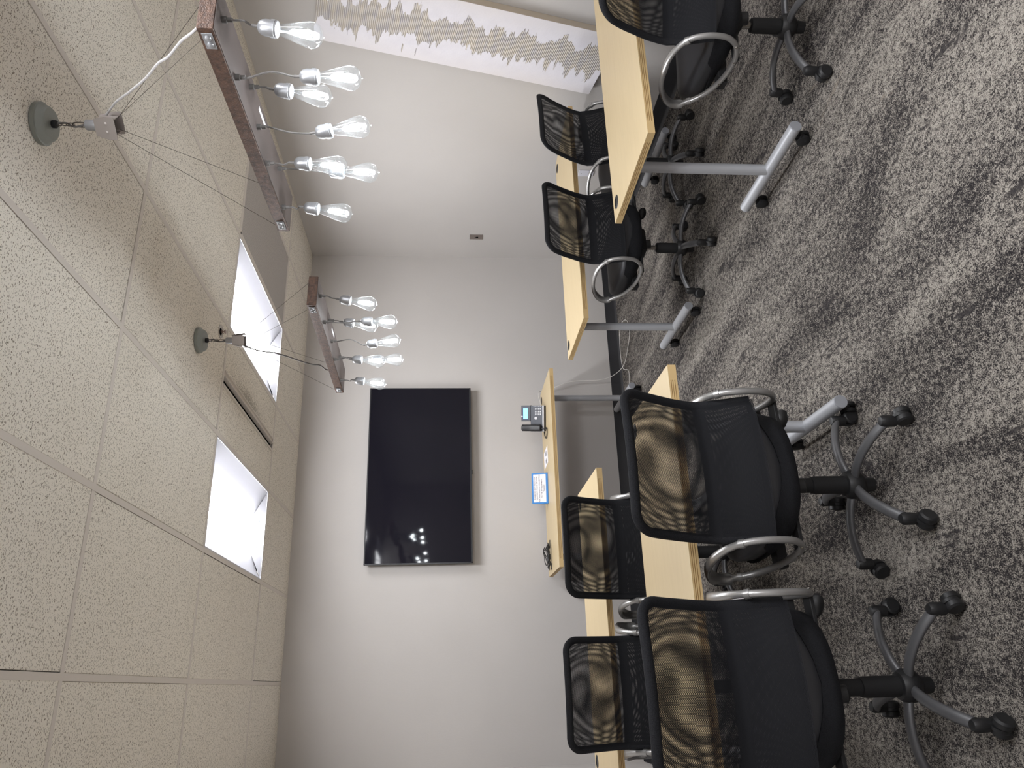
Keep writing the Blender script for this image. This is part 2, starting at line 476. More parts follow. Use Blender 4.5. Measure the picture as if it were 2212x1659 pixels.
# ceiling: tiles laid in a lay-in grid, with openings for lights, grille and slot diffuser
GX = [XL, 0.074, 0.678, 1.282, 1.887, 2.491, 3.095, XR]
GY = [YB, -1.103, 0.145, 1.394, 2.642, 3.891, 5.139, YF]
TROFF = {(2, 5), (4, 5), (2, 2), (4, 2), (2, 0), (4, 0)}; GRILLE = {(5, 5)}; SLOT = {(3, 5)}  # far row is in view; the other troffers are added for light
b = B(); rnd = random.Random(3)
for i in range(len(GX)-1):
    for j in range(len(GY)-1):
        if (i, j) in TROFF | GRILLE: continue
        x0, x1, y0, y1 = GX[i]+0.0125, GX[i+1]-0.0125, GY[j]+0.0125, GY[j+1]-0.0125
        if i == 0: x0 = GX[0]+0.018
        if i == len(GX)-2: x1 = GX[-1]-0.018
        if j == len(GY)-2: y1 = GY[-1]-0.018
        dz = rnd.uniform(-0.0015, 0.0015); sh = rnd.uniform(-0.0026, 0.0026); sv = rnd.uniform(-0.0026, 0.0026)
        zz = ZC - 0.001 + dz*0.6
        if (i, j) in SLOT:
            box(b, x0, 1.548, y0, y1, zz, zz+0.018, 0, 0.002, 1); box(b, 1.640, x1, y0, y1, zz, zz+0.018, 0, 0.002, 1)
        else:
            box(b, x0+sh, x1+sh, y0+sv, y1+sv, zz, zz+0.018, 0, 0.002, 1)
ceil = struct(mk('ceiling', b, M_tile))
b = B()
for i, x in enumerate(GX[1:-1]): 
    box(b, x-0.012, x+0.012, YB, YF, ZC-0.0022, ZC+0.0008); box(b, x-0.001, x+0.001, YB, YF, ZC+0.003, ZC+0.03)
for j, y in enumerate(GY[1:-1]):
    box(b, XL, XR, y-0.012, y+0.012, ZC-0.0020, ZC+0.0006); box(b, XL, XR, y-0.001, y+0.001, ZC+0.0028, ZC+0.03)
for (x0, x1, y0, y1) in ((XL, XL+0.019, YB, YF), (XR-0.019, XR, YB, YF), (XL, XR, YF-0.019, YF), (XL, XR, YB, YB+0.019)):
    box(b, x0, x1, y0, y1, ZC-0.0005, ZC+0.002)
g = mk('ceiling_grid', b, M_tee, ceil)
b = B(); box(b, XL-0.1, XR+0.1, YB-0.1, YF+0.1, ZC+0.15, ZC+0.2)
deck = mk('ceiling_deck', b, M_dark, ceil)

# ------------------------------------------------------------------ recessed troffers
def troffer(i, j, label):
    x0, x1, y0, y1 = GX[i]+0.012, GX[i+1]-0.012, GY[j]+0.012, GY[j+1]-0.012
    cx, cyy = (x0+x1)/2, (y0+y1)/2; hw, hl = (x1-x0)/2, (y1-y0)/2
    t = thing('ceiling_troffer', label, 'ceiling light', (cx, cyy, ZC), 0, 'recessed ceiling lights')
    b = B(); zf = -0.002
    # thin lip
    for a in ((-hw, -hw+0.008, -hl, hl), (hw-0.008, hw, -hl, hl), (-hw, hw, -hl, -hl+0.008), (-hw, hw, hl-0.008, hl)):
        box(b, a[0], a[1], a[2], a[3], zf, 0.006)
    mk('trim_lip', b, M_white, t)
    # curved reflector: lip up to the basket, both sides
    b = B(); prof = [(hw-0.008, 0.0), (hw-0.06, 0.030), (hw-0.12, 0.052), (0.125, 0.066), (0.104, 0.070)]
    for s in (-1, 1):
        ra = [b.verts.new((s*x, -hl+0.008, z)) for x, z in prof]; rb = [b.verts.new((s*x, hl-0.008, z)) for x, z in prof]
        for k in range(len(prof)-1): b.faces.new((ra[k], ra[k+1], rb[k+1], rb[k]))
    for s in (-1, 1):      # sloping end plates
        y = s*(hl-0.008); yi = s*(hl-0.075)
        vs = [b.verts.new((-(hw-0.008), y, 0)), b.verts.new((hw-0.008, y, 0)), b.verts.new((0.104, yi, 0.070)), b.verts.new((-0.104, yi, 0.070))]
        b.faces.new(vs)
    for (u, v2) in (((-hw, 0.09), (hw, 0.095)),):
        box(b, -hw+0.004, hw-0.004, -hl+0.004, hl-0.004, 0.088, 0.092)
    mk('reflector', b, M_refl, t, True, 40)
    # glowing half-round basket
    b = B(); n = 14; L = hl-0.05; ra, rb = [], []
    for k in range(n+1):
        a = PI*k/n; x, z = 0.104*math.cos(a), 0.068 - 0.048*math.sin(a)**0.8
        ra.append(b.verts.new((x, -L, z))); rb.append(b.verts.new((x, L, z)))
    for k in range(n): b.faces.new((ra[k], ra[k+1], rb[k+1], rb[k]))
    b.faces.new(ra); b.faces.new(rb[::-1])
    mk('light_diffuser', b, M_lens, t, True, 60)
    for s in (-1, 1):
        pts = [(0.1055*math.cos(PI*k/16), s*(L+0.003), 0.068 - 0.0495*math.sin(PI*k/16)**0.8) for k in range(17)]
        b = B(); tube(b, pts, 0.0025, 6)
        mk('basket_end_rim', b, M_white, t, True)
    return t
troffer(2, 5, 'lit recessed ceiling light panel on the left of the air slot')
troffer(4, 5, 'lit recessed ceiling light panel between the air slot and the perforated grille')
troffer(2, 2, 'added unseen ceiling light panel above the photographer, on the left')  # this pair is added out of view to brighten the near room
troffer(4, 2, 'added unseen ceiling light panel above the photographer, on the right')
troffer(2, 0, 'added unseen ceiling light panel at the back of the room, on the left')  # this pair is added too, unseen, to share the room lighting
troffer(4, 0, 'added unseen ceiling light panel at the back of the room, on the right')

# perforated return grille
x0, x1, y0, y1 = GX[5]+0.012, GX[6]-0.012, GY[5]+0.012, GY[6]-0.012
t = thing('return_air_grille', 'grey perforated return air panel set in the ceiling beside the right light', 'ceiling grille', ((x0+x1)/2, (y0+y1)/2, ZC))
hw, hl = (x1-x0)/2, (y1-y0)/2
b = B(); box(b, -hw+0.012, hw-0.012, -hl+0.012, hl-0.012, 0.0, 0.004); mk('perforated_face', b, M_grille, t)
b = B()
for a in ((-hw, -hw+0.012, -hl, hl), (hw-0.012, hw, -hl, hl), (-hw, hw, -hl, -hl+0.012), (-hw, hw, hl-0.012, hl)): box(b, *a, -0.003, 0.008)
mk('frame', b, M_tee, t)
# linear slot diffuser
t = thing('linear_air_diffuser', 'long narrow black air slot in a ceiling tile between the two light panels', 'air vent', (1.594, 4.515, ZC))
b = B(); hl = 0.605
box(b, -0.046, -0.036, -hl, hl, -0.006, 0.02); box(b, 0.006, 0.012, -hl, hl, -0.010, 0.02); box(b, 0.040, 0.046, -hl, hl, -0.007, 0.02)
box(b, 0.012, 0.040, -hl, hl, 0.002, 0.006); box(b, -0.036, -0.030, -hl, hl, -0.004, 0.016)
mk('frame', b, M_tee, t)
b = B(); box(b, -0.030, 0.006, -hl, hl, 0.014, 0.018); mk('air_slot', b, M_dark, t)

# sprinkler
t = thing('fire_sprinkler', 'small recessed fire sprinkler head in the ceiling tile near the far pendant', 'sprinkler', (1.80, 3.76, ZC-0.001))
b = B(); lathe(b, [(0.020, -0.0005), (0.036, -0.0035), (0.038, -0.001), (0.038, 0.0005), (0.020, 0.0005)], 28, cap=False); mk('escutcheon', b, simple('sprinkler_ring', srgb(175, 168, 160), 0.3, 0.7), t, True)
b = B(); lathe(b, [(0.0, 0.000), (0.020, 0.000), (0.020, -0.0015), (0.0, -0.0015)], 20); mk('recess_cup', b, M_dark, t, True)
b = B(); lathe(b, [(0.007, -0.001), (0.007, -0.010), (0.004, -0.012), (0.003, -0.022), (0.0, -0.022)], 12)
for s in (-1, 1): tube(b, [(s*0.006, 0, -0.009), (s*0.010, 0, -0.016), (s*0.002, 0, -0.025)], 0.0014, 6)
lathe(b, [(0.0, -0.0255), (0.011, -0.0255), (0.011, -0.027), (0.0, -0.027)], 14)
mk('sprinkler_head', b, simple('sprinkler_brass', srgb(150, 130, 120), 0.3, 0.7), t, True)

# ------------------------------------------------------------------ television
tx0, tx1, tz0, tz1, ty = 0.893, 2.335, 1.318, 2.147, 5.945
t = thing('television', 'large black flat screen television mounted on the far wall', 'television', ((tx0+tx1)/2, YF, tz0))
hw, H_ = (tx1-tx0)/2, tz1-tz0; yf = ty-YF
b = B(); box(b, -hw, hw, yf+0.003, yf+0.030, 0, H_, 0, 0.002, 1); box(b, -hw*0.7, hw*0.7, yf+0.030, yf+0.062, 0.10, H_-0.12, 0, 0.01, 2); mk('casing', b, M_tvf, t)
b = B(); e = 0.009
for a in ((-hw, -hw+e, 0, H_), (hw-e, hw, 0, H_), (-hw, hw, H_-e, H_), (-hw, hw, 0, 0.013)): box(b, a[0], a[1], yf-0.001, yf+0.004, a[2], a[3], 0, 0.0008, 1)
mk('bezel', b, M_tvf, t)
b = B(); box(b, -hw+e, hw-e, yf+0.0005, yf+0.003, 0.013, H_-e); mk('screen', b, M_tv, t)
b = B(); box(b, -0.018, 0.018, yf-0.001, yf+0.012, -0.008, 0.0, 0, 0.002, 1); mk('remote_sensor', b, M_tvf, t)
b = B(); box(b, -0.2, 0.2, -0.018, 0, 0.2, 0.6); mk('wall_mount', b, M_blackm, t)

# ------------------------------------------------------------------ painting on the right wall (hung crooked)
PW, PH, PT = 0.49, 1.755, 0.050
ang = math.radians(12.6)
tl = Vector((XR, 3.50, 2.298))                # top corner toward the far wall
t = thing('canvas_painting', 'tall narrow abstract canvas hung crooked, white with grey and taupe combed streaks', 'painting', (0, 0, 0))
# local x: from far side toward the camera, local z up, local y out into the room
ux = Vector((0, -math.cos(ang), -math.sin(ang))); uz = Vector((0, -math.sin(ang), math.cos(ang))); uy = Vector((-1, 0, 0))
Mp = Matrix.Identity(4); cpos = tl + ux*(PW/2) - uz*(PH/2)
for i in range(3): Mp[i][0] = ux[i]; Mp[i][1] = uy[i]; Mp[i][2] = uz[i]; Mp[i][3] = cpos[i]
t.matrix_world = Mp
b = B(); box(b, -PW/2, PW/2, PT-0.002, PT, -PH/2, PH/2); mk('painted_face', b, M_paint, t)
b = B(); box(b, -PW/2+0.0005, PW/2-0.0005, 0.001, PT-0.002, -PH/2+0.0005, PH/2-0.0005, 0, 0.001, 1); mk('canvas_wrap', b, M_canvas, t)

# ------------------------------------------------------------------ wall plates
t = thing('key_switch', 'small brown metal key switch plate on the right wall near the far corner', 'switch', (XR, 5.680, 1.260))
b = B(); box(b, -0.006, 0, -0.035, 0.035, -0.057, 0.057, 0, 0.002, 2); mk('switch_plate', b, M_steel, t)
b = B(); lathe(b, [(0.009, 0), (0.009, 0.003), (0, 0.003)], 14, (-0.006, 0, -0.008), (-1, 0, 0)); box(b, -0.0085, -0.006, -0.0018, 0.0018, -0.006, 0.012); mk('keyhole', b, M_dark, t)
t = thing('wall_outlet', 'beige duplex outlet low on the right wall under the far table', 'outlet', (XR, 4.630, 0.448))
b = B(); box(b, -0.006, 0, -0.035, 0.035, -0.057, 0.057, 0, 0.002, 2); mk('outlet_plate', b, M_beige, t)
for s in (-1, 1):
    b = B(); lathe(b, [(0.017, 0), (0.0165, 0.003), (0, 0.003)], 20, (-0.006, 0, s*0.020), (-1, 0, 0))
    mk('receptacle', b, simple('outlet_face', srgb(226, 216, 192), 0.5), t, True)
t = thing('blank_wall_plate', 'white blank cover plate beside the beige outlet on the right wall', 'wall plate', (XR, 4.763, 0.452))
b = B(); box(b, -0.010, 0, -0.035, 0.035, -0.057, 0.057, 0, 0.002, 2); mk('cover_plate', b, M_platew, t)
b = B(); lathe(b, [(0.003, 0), (0.003, 0.001), (0, 0.001)], 10, (-0.010, 0, 0.035), (-1, 0, 0)); mk('screw', b, M_steel, t)

# ------------------------------------------------------------------ tables
TT = 0.737; TH = 0.030
def table_caster(parent, loc):
    b = B()
    lathe(b, [(0.011, 0.066), (0.011, 0.052), (0.020, 0.050), (0.020, 0.044), (0, 0.044)], 14)
    for s in (-1, 1):
        lathe(b, [(0, s*0.004), (0.024, s*0.004), (0.028, s*0.007), (0.028, s*0.018), (0.022, s*0.021), (0, s*0.021)], 22, (0, 0.012, 0.0285), (1, 0, 0))
    box(b, -0.006, 0.006, -0.012, 0.030, 0.030, 0.052, 0, 0.003, 1)
    o = mk('caster', b, M_blackm, parent, True); o.location = loc; return o

def make_table(name, label, x0, x1, y0, y1, rz=0.0, colo=0.05):
    """x0..x1, y0..y1 footprint of the top; origin at its middle on the floor"""
    W, D = x1-x0, y1-y0
    t = thing(name, label, 'table', ((x0+x1)/2, (y0+y1)/2, 0), rz, 'wheeled training tables with pale maple tops')
    hx, hy = W/2, D/2; z1 = TT; z0 = TT-TH; b = B(); g = 0.0028; cr = 0.058
    box(b, -hx+g, hx-g, -hy+g, hy-g, z0, z1-0.0015, 2)
    box(b, -hx, hx, -hy, hy, z1-0.0016, z1, 0, 0.0006, 1)
    bands = [(z0+0.0000, z0+0.0075), (z0+0.0098, z0+0.0150), (z0+0.0173, z0+0.0212), (z0+0.0235, z1-0.0016)]
    for a, c in bands:
        for s in (-1, 1):
            ya, yb = sorted((s*(hy-g-0.001), s*hy)); box(b, -hx+cr, hx-cr, ya, yb, a, c, 1)
            xa, xb = sorted((s*(hx-g-0.001), s*hx)); box(b, xa, xb, -hy+cr, hy-cr, a, c, 1)
    for sx_ in (-1, 1):
        for sy_ in (-1, 1):
            xa, xb = sorted((sx_*(hx-cr), sx_*hx)); ya, yb = sorted((sy_*(hy-cr), sy_*hy))
            box(b, xa, xb, ya, yb, z0, z1-0.0016, 1)
    mk('tabletop', b, [M_maple, M_edge, M_groove], t)
    for sx_ in (-1, 1):          # cable grommets near the far corners
        b = B(); gx, gy = sx_*(hx-0.075), hy-0.062
        lathe(b, [(0.021, 0.000), (0.0205, 0.0025), (0.031, 0.0020), (0.033, 0.0002)], 26, (gx, gy, z1), cap=False)
        lathe(b, [(0.0, 0.0006), (0.021, 0.0006)], 26, (gx, gy, z1), cap=False)
        mk('grommet', b, M_black, t, True)
    for sx_ in (-1, 1):
        lx = sx_*(hx-0.118)
        b = B(); tube(b, [(lx, colo, 0.10), (lx, colo, z0-0.012)], 0.0235, 20)
        tube(b, [(lx, colo-0.283, 0.090), (lx, colo+0.283, 0.090)], 0.0255, 22)
        box(b, lx-0.03, lx+0.03, colo-0.19, colo+0.13, z0-0.014, z0-0.001, 0, 0.004, 1)
        lg = mk('leg', b, M_silver, t, True, 40)
        for s in (-1, 1):
            b = B(); lathe(b, [(0.0252, 0), (0.0252, 0.003), (0.024, 0.0045), (0, 0.0045)], 22, (lx, colo+s*0.283, 0.090), (0, s, 0))
            mk('end_cap', b, simple('silver_cap_plastic', srgb(140, 142, 147), 0.5) if 'silver_cap_plastic' not in bpy.data.materials else bpy.data.materials['silver_cap_plastic'], lg, True)
            table_caster(lg, (lx, colo+s*0.225, 0.0))
    b = B(); box(b, -hx+0.15, hx-0.15, colo-0.018, colo+0.018, z0-0.050, z0-0.014, 0, 0.004, 1)
    mk('crossbeam', b, M_blackm, t)
    return t

make_table('training_table', 'maple-topped wheeled table in the right front, beneath the crooked painting', 1.975, 3.475, 2.328, 2.950)
make_table('training_table', 'maple-topped wheeled table in the second row by the right wall', 1.940, 3.460, 3.850, 4.450)
make_table('training_table', 'maple-topped wheeled table in the left front, with the two largest mesh chairs', -0.460, 1.040, 2.425, 3.020)
make_table('training_table', 'maple-topped wheeled table in the second row on the left', -0.450, 1.050, 3.812, 4.420)
make_table('training_table', 'maple-topped wheeled table against the far wall under the television, holding the phone', 0.768, 2.256, 5.333, 5.925, -0.015)

# ------------------------------------------------------------------ chairs
def back_y(x, z, hw):
    P = [(0.48, -0.240), (0.55, -0.222), (0.62, -0.200), (0.70, -0.186), (0.78, -0.215), (0.88, -0.266), (0.985, -0.335)]
    for (za, ya), (zb, yb) in zip(P, P[1:]):
        if z <= zb or (zb == P[-1][0]):
            k = max(0, (z-za)/(zb-za)); k2 = k; yy = ya+(yb-ya)*k2; break
    return yy - 0.018 + 0.030*(x/hw)**2
def back_hw(z):
    P = [(0.48, 0.242), (0.62, 0.239), (0.70, 0.236), (0.80, 0.236), (0.985, 0.236)]
    for (za, a), (zb, c) in zip(P, P[1:]):
        if z <= zb: return a+(c-a)*max(0, (z-za)/(zb-za))
    return P[-1][1]

def panel(bm, off, z0, z1, inset, stretch=0.0, nx=20, nz=28):
    uvl = bm.loops.layers.uv.new('UVMap'); grid = []
    for j in range(nz+1):
        z = z0+(z1-z0)*j/nz; hw = back_hw(z)-inset
        if z > z1-0.045: 
            q = (z-(z1-0.045))/0.045; hw -= 0.045*(1-math.sqrt(max(0, 1-q*q)))*0.8
        grid.append([bm.verts.new((hw*(2*i/nx-1), back_y(hw*(2*i/nx-1), z, 0.23)+off(hw*(2*i/nx-1), z), z)) for i in range(nx+1)])
    for j in range(nz):
        for i in range(nx):
            f = bm.faces.new((grid[j][i], grid[j][i+1], grid[j+1][i+1], grid[j+1][i]))
            for lp in f.loops:
                u0, v0 = lp.vert.co.x, lp.vert.co.z-0.83; k = 1+stretch*(u0*u0+v0*v0)    # cloth pulled over a domed frame
                lp[uvl].uv = (u0*k, 0.83+v0*k)

def seat_ring(hx, y0, y1, z, n=48, p=3.2):
    out = []
    for k in range(n):
        a = 2*PI*k/n; c, s = math.cos(a), math.sin(a)
        x = hx*math.copysign(abs(c)**(2/p), c); y = (y0+y1)/2+(y1-y0)/2*math.copysign(abs(s)**(2/p), s)
        out.append(Vector((x, y, z(x, y) if callable(z) else z)))
    return out
def loft(bm, rings, cap=True):
    R = [[bm.verts.new(v) for v in r] for r in rings]; n = len(R[0])
    for a, c in zip(R, R[1:]):
        for k in range(n): bm.faces.new((a[k], a[(k+1) % n], c[(k+1) % n], c[k]))
    if cap: bm.faces.new(R[0][::-1]); bm.faces.new(R[-1])

def make_chair(label, group, loc, rz):
    t = thing('mesh_task_chair', label, 'chair', loc, rz, group)
    # --- back frame: wide padded fabric border
    z0, z1, rc = 0.525, 0.968, 0.052; outl = []
    def P2(x, z): return Vector((x, back_y(x, z, 0.23), z))
    hwT = back_hw(z1)-0.015
    for k in range(9):
        a = PI/2*k/8; outl.append((hwT-rc+rc*math.sin(a), z1-rc+rc*math.cos(a)))
    for k in range(1, 15):
        z = (z1-rc)+(z0-(z1-rc))*k/14; outl.append((back_hw(z)-0.015, z))
    half = outl; full = half + [(-x, z) for x, z in half[::-1]]
    xs = [full[0][0]*(1-2*k/9) for k in range(1, 9)]        # top, between the two corners
    bots = [half[-1][0]*(1-2*k/11) for k in range(1, 11)]
    loopp = [P2(-x, z) for x, z in half[::-1]] + [P2(-x, z1) for x in xs] + [P2(x, z) for x, z in half]
    b = B(); tube(b, loopp, [(0.0095, 0.0155)]*len(loopp), 12, up=(0, 1, 0.25))
    hem = [P2((back_hw(z0)-0.024)*(2*k/14-1), z0+0.004) for k in range(15)]
    tube(b, hem, [(0.0055, 0.011)]*15, 10, up=(0, 1, 0.25))
    mk('back_frame', b, M_fabric, t, True, 60)
    b = B(); nn = 18
    pts = [P2(0.205*(2*k/nn-1), 0.687) for k in range(nn+1)]
    tube(b, [p+Vector((0, 0.004, 0)) for p in pts], [(0.007, 0.021)]*len(pts), 12, up=(0, 1, 0))
    mk('lumbar_bar', b, M_fabric, t, True, 60)
    b = B(); panel(b, lambda x, z: -0.0085, 0.518, 0.966, 0.014); mk('rear_mesh', b, M_mesh_a, t, True)
    b = B(); panel(b, lambda x, z: 0.010+0.014*(1-(x/0.23)**2), 0.522, 0.966, 0.014, 2.6); mk('front_mesh', b, M_mesh_b, t, True)
    # --- seat
    b = B(); top = lambda x, y: 0.503 + 0.024*max(0, (-y-0.05)/0.17)**2*(0.35+0.65*(abs(x)/0.22)**1.5) + 0.008*(abs(x)/0.22)**2 + 0.008*max(0, y/0.25) - 0.020*max(0, (y-0.25)/0.05)**2
    rings = [seat_ring(0.207, -0.185, 0.265, 0.425), seat_ring(0.226, -0.203, 0.285, 0.445)]
    rings.append(seat_ring(0.231, -0.207, 0.292, lambda x, y: top(x, y)-0.022))
    rings.append(seat_ring(0.228, -0.204, 0.288, lambda x, y: top(x, y)-0.008))
    rings.append(seat_ring(0.219, -0.196, 0.278, top))
    for q in (0.8, 0.5, 0.2): rings.append(seat_ring(0.219*q, -0.196*q, 0.278*q, lambda x, y: top(x, y)+0.004))
    loft(b, rings); mk('seat_cushion', b, M_vinyl, t, True, 60)
    b = B(); up_ = lambda x, y: (top(x, y) - 0.010 - 0.044*math.exp(-(x/0.155)**2)) if y < -0.05 else (0.448+0.02*math.exp(-((y+0.05)/0.1)**2)*(abs(x)/0.23))
    low = lambda k: (lambda x, y: k+0.030*(abs(x)/0.22)**2.2)
    rings = [seat_ring(0.14, -0.12, 0.18, 0.386), seat_ring(0.197, -0.175, 0.245, low(0.390)), seat_ring(0.227, -0.208, 0.286, low(0.402)),
             seat_ring(0.236, -0.214, 0.296, lambda x, y: (up_(x, y)+low(0.402)(x, y))/2), seat_ring(0.237, -0.215, 0.297, up_), seat_ring(0.228, -0.206, 0.288, lambda x, y: up_(x, y)-0.001)]
    loft(b, rings, False); b.faces.new([v for v in b.verts[:48]][::-1]) if False else None
    b.verts.ensure_lookup_table(); b.faces.new([b.verts[k] for k in range(48)][::-1])
    mk('seat_cover', b, M_fabric, t, True, 60)
    # --- arms: closed loop, outward splay toward the front
    path = [(-0.252, 0.520), (-0.248, 0.575), (-0.222, 0.630), (-0.150, 0.668), (-0.050, 0.674), (0.045, 0.655), (0.110, 0.612), (0.128, 0.570), (0.108, 0.522), (0.060, 0.470), (-0.020, 0.430), (-0.120, 0.414), (-0.195, 0.430), (-0.238, 0.470)]
    for s in (-1, 1):
        pts = [Vector((s*(0.243+0.046*max(0, (y+0.25)/0.38)), y, z)) for y, z in path]
        P = spline(pts, 5, True); rad = []
        for k, p in enumerate(P):
            wtop = max(0.0, min(1.0, (p.z-0.60)/0.05)) if p.y > -0.20 else 0.0
            fr = math.exp(-((p.y-0.10)/0.07)**2)*(1 if p.z > 0.55 else 0)
            wdt = 0.0112 + 0.008*wtop*max(0, min(1, (p.y+0.2)/0.2)) + 0.011*fr
            rad.append((0.0105, wdt))
        b = B(); 
        # cross-section: first axis in the loop plane's normal direction is sideways
        rings = tube(b, P, [(r[1], r[0]) for r in rad], 12, closed=True, up=(1, 0, 0))
        arm = mk('armrest', b, M_gun, t, True, 60)
        for (ya, za, yb, zb) in ((-0.228, 0.622, -0.216, 0.634), (0.104, 0.516, 0.112, 0.530)):
            xx = s*(0.243+0.046*max(0, ((ya+yb)/2+0.25)/0.38))
            b = B(); tube(b, [(xx, ya, za), (xx, yb, zb)], 0.0142, 14)
            mk('arm_collar', b, M_gun, arm, True)
        for (yy, zz) in ((-0.21, 0.437), (-0.13, 0.414), (-0.01, 0.434), (0.075, 0.485)):
            xx = s*(0.243+0.046*max(0, (yy+0.25)/0.38)+0.011)
            b = B(); lathe(b, [(0.0055, 0), (0.005, 0.0022), (0, 0.003)], 10, (xx, yy, zz), (s, 0, 0))
            mk('arm_screw', b, M_chrome, arm, True)
        b = B(); box(b, *sorted((s*0.15, s*0.262)), -0.15, -0.10, 0.400, 0.412, 0, 0.002, 1); mk('arm_bracket', b, M_blackm, arm)
        b = B(); box(b, *sorted((s*0.15, s*0.28)), -0.02, 0.03, 0.402, 0.436, 0, 0.002, 1); mk('arm_bracket', b, M_blackm, arm)
    # --- mechanism, levers
    b = B(); box(b, -0.075, 0.075, -0.09, 0.10, 0.345, 0.392, 0, 0.012, 2); mk('tilt_mechanism', b, M_blackm, t, True)
    b = B(); tube(b, [(0.06, 0.0, 0.362), (0.21, 0.0, 0.338)], 0.005, 8)
    tube(b, [(0.206, 0, 0.338), (0.222, 0, 0.332), (0.246, 0, 0.325), (0.270, 0, 0.318), (0.280, 0, 0.316)], [(0.008, 0.012), (0.020, 0.024), (0.026, 0.030), (0.020, 0.026), (0.006, 0.010)], 14, up=(0, 0, 1))
    mk('height_lever', b, M_black, t, True)
    b = B(); lathe(b, [(0.022, 0), (0.026, 0.004), (0.026, 0.026), (0.022, 0.030), (0, 0.030)], 18, (-0.02, -0.06, 0.345), (0, -0.25, -1)); mk('tension_knob', b, M_black, t, True)
    b = B(); lathe(b, [(0.0, 0.10), (0.031, 0.10), (0.031, 0.250), (0.028, 0.264), (0.024, 0.266), (0, 0.266)], 22); mk('gas_lift_cover', b, M_blackm, t, True)
    b = B(); lathe(b, [(0.0, 0.24), (0.0135, 0.24), (0.0135, 0.36), (0, 0.36)], 16); mk('gas_rod', b, M_chrome, t, True)
    b = B(); lathe(b, [(0, 0.040), (0.024, 0.040), (0.026, 0.075), (0.040, 0.085), (0.050, 0.100), (0.050, 0.125), (0.040, 0.142), (0.030, 0.146), (0, 0.146)], 26); mk('base_hub', b, M_black, t, True)
    for k in range(5):
        b = B(); path2 = spline([(0.036, 0, 0.116), (0.09, 0, 0.124), (0.15, 0, 0.122), (0.21, 0, 0.108), (0.262, 0, 0.086)], 5)
        tube(b, path2, [(0.0125, 0.0185)]*len(path2), 12, up=(0, 0, 1))
        lg = mk('base_leg', b, M_leg, t, True, 60); lg.rotation_euler = (0, 0, 2*PI*k/5)
        b = B(); lathe(b, [(0, 0.052), (0.0185, 0.052), (0.0195, 0.072), (0.0200, 0.092), (0.014, 0.102), (0, 0.104)], 18, (0.272, 0, 0))
        for s in (-1, 1):
            lathe(b, [(0, s*0.003), (0.024, s*0.003), (0.0275, s*0.006), (0.0275, s*0.021), (0.021, s*0.026), (0, s*0.026)], 22, (0.290, 0.004, 0.0275), (0.35, 1, 0))
        lathe(b, [(0.0, -0.005), (0.029, -0.005), (0.029, 0.005), (0.0, 0.005)], 20, (0.286, 0.004, 0.032), (0.35, 1, 0))
        cst = mk('caster', b, M_black, lg, True)
    return t

def set_base(ch, world_deg, rz, lift=0.0):
    ks = 0
    for c in ch.children:
        if c.name.split('.')[0] == 'base_leg':
            c.rotation_euler = (0, 0, math.radians(world_deg + 72*ks) - rz); ks += 1
        elif lift and c.name.split('.')[0] not in ('base_hub', 'gas_lift_cover'):
            c.location = (0, 0, lift)

R = math.radians
CH = [  # x, y, swivel, base phase, lift, label, group
    (0.612, 2.480, 3.0, 17, 0.000, 'front row centre black mesh chair, both silver arm loops showing, at the left front table', 'black mesh task chairs in the front row'),
    (-0.035, 2.400, 4.0, 32, 0.025, 'largest black mesh chair, nearest the camera, with the biggest seat and greenish see-through back', 'black mesh task chairs in the front row'),
    (2.500, 2.283, -10.0, 44, -0.012, 'black mesh chair at the right front table, cut off by the picture edge', 'black mesh task chairs in the front row'),
    (2.415, 3.855, 2.0, 29, 0.000, 'second row right black mesh chair at the table end, oval arm loop in full view', 'black mesh task chairs in the second row'),
    (3.020, 3.835, 10.0, 28, 0.000, 'second row black mesh chair nearest the right wall, half hidden by the front table', 'black mesh task chairs in the second row'),
    (0.605, 3.820, -1.0, 45, 0.000, 'second row left black mesh chair, just in front of the blue sign', 'black mesh task chairs in the second row'),
    (-0.030, 3.810, -1.5, 20, 0.030, 'leftmost black mesh chair of the second row, above the largest chair back', 'black mesh task chairs in the second row'),
]
b = B(); lathe(b, [(0.0, 0.24), (0.0255, 0.24), (0.0255, 0.40), (0, 0.40)], 20); sleeve_tmp = mk('gas_sleeve', b, M_blackm, None, True); SLEEVE = sleeve_tmp.data; bpy.data.objects.remove(sleeve_tmp)
first = None
for ci, (x, y, sw, ph, lift, lab, grp) in enumerate(CH):
    if first is None:
        ch = first = make_chair(lab, grp, (x, y, 0), R(sw))
    else: ch = dup(first, (x, y, 0), R(sw), lab, grp)
    set_base(ch, ph, R(sw), lift)
for ch in [o for o in C.objects if o.name in ('mesh_task_chair', 'mesh_task_chair.001')]:
    for c in ch.children:
        if c.name.split('.')[0] == 'gas_rod': c.data = SLEEVE

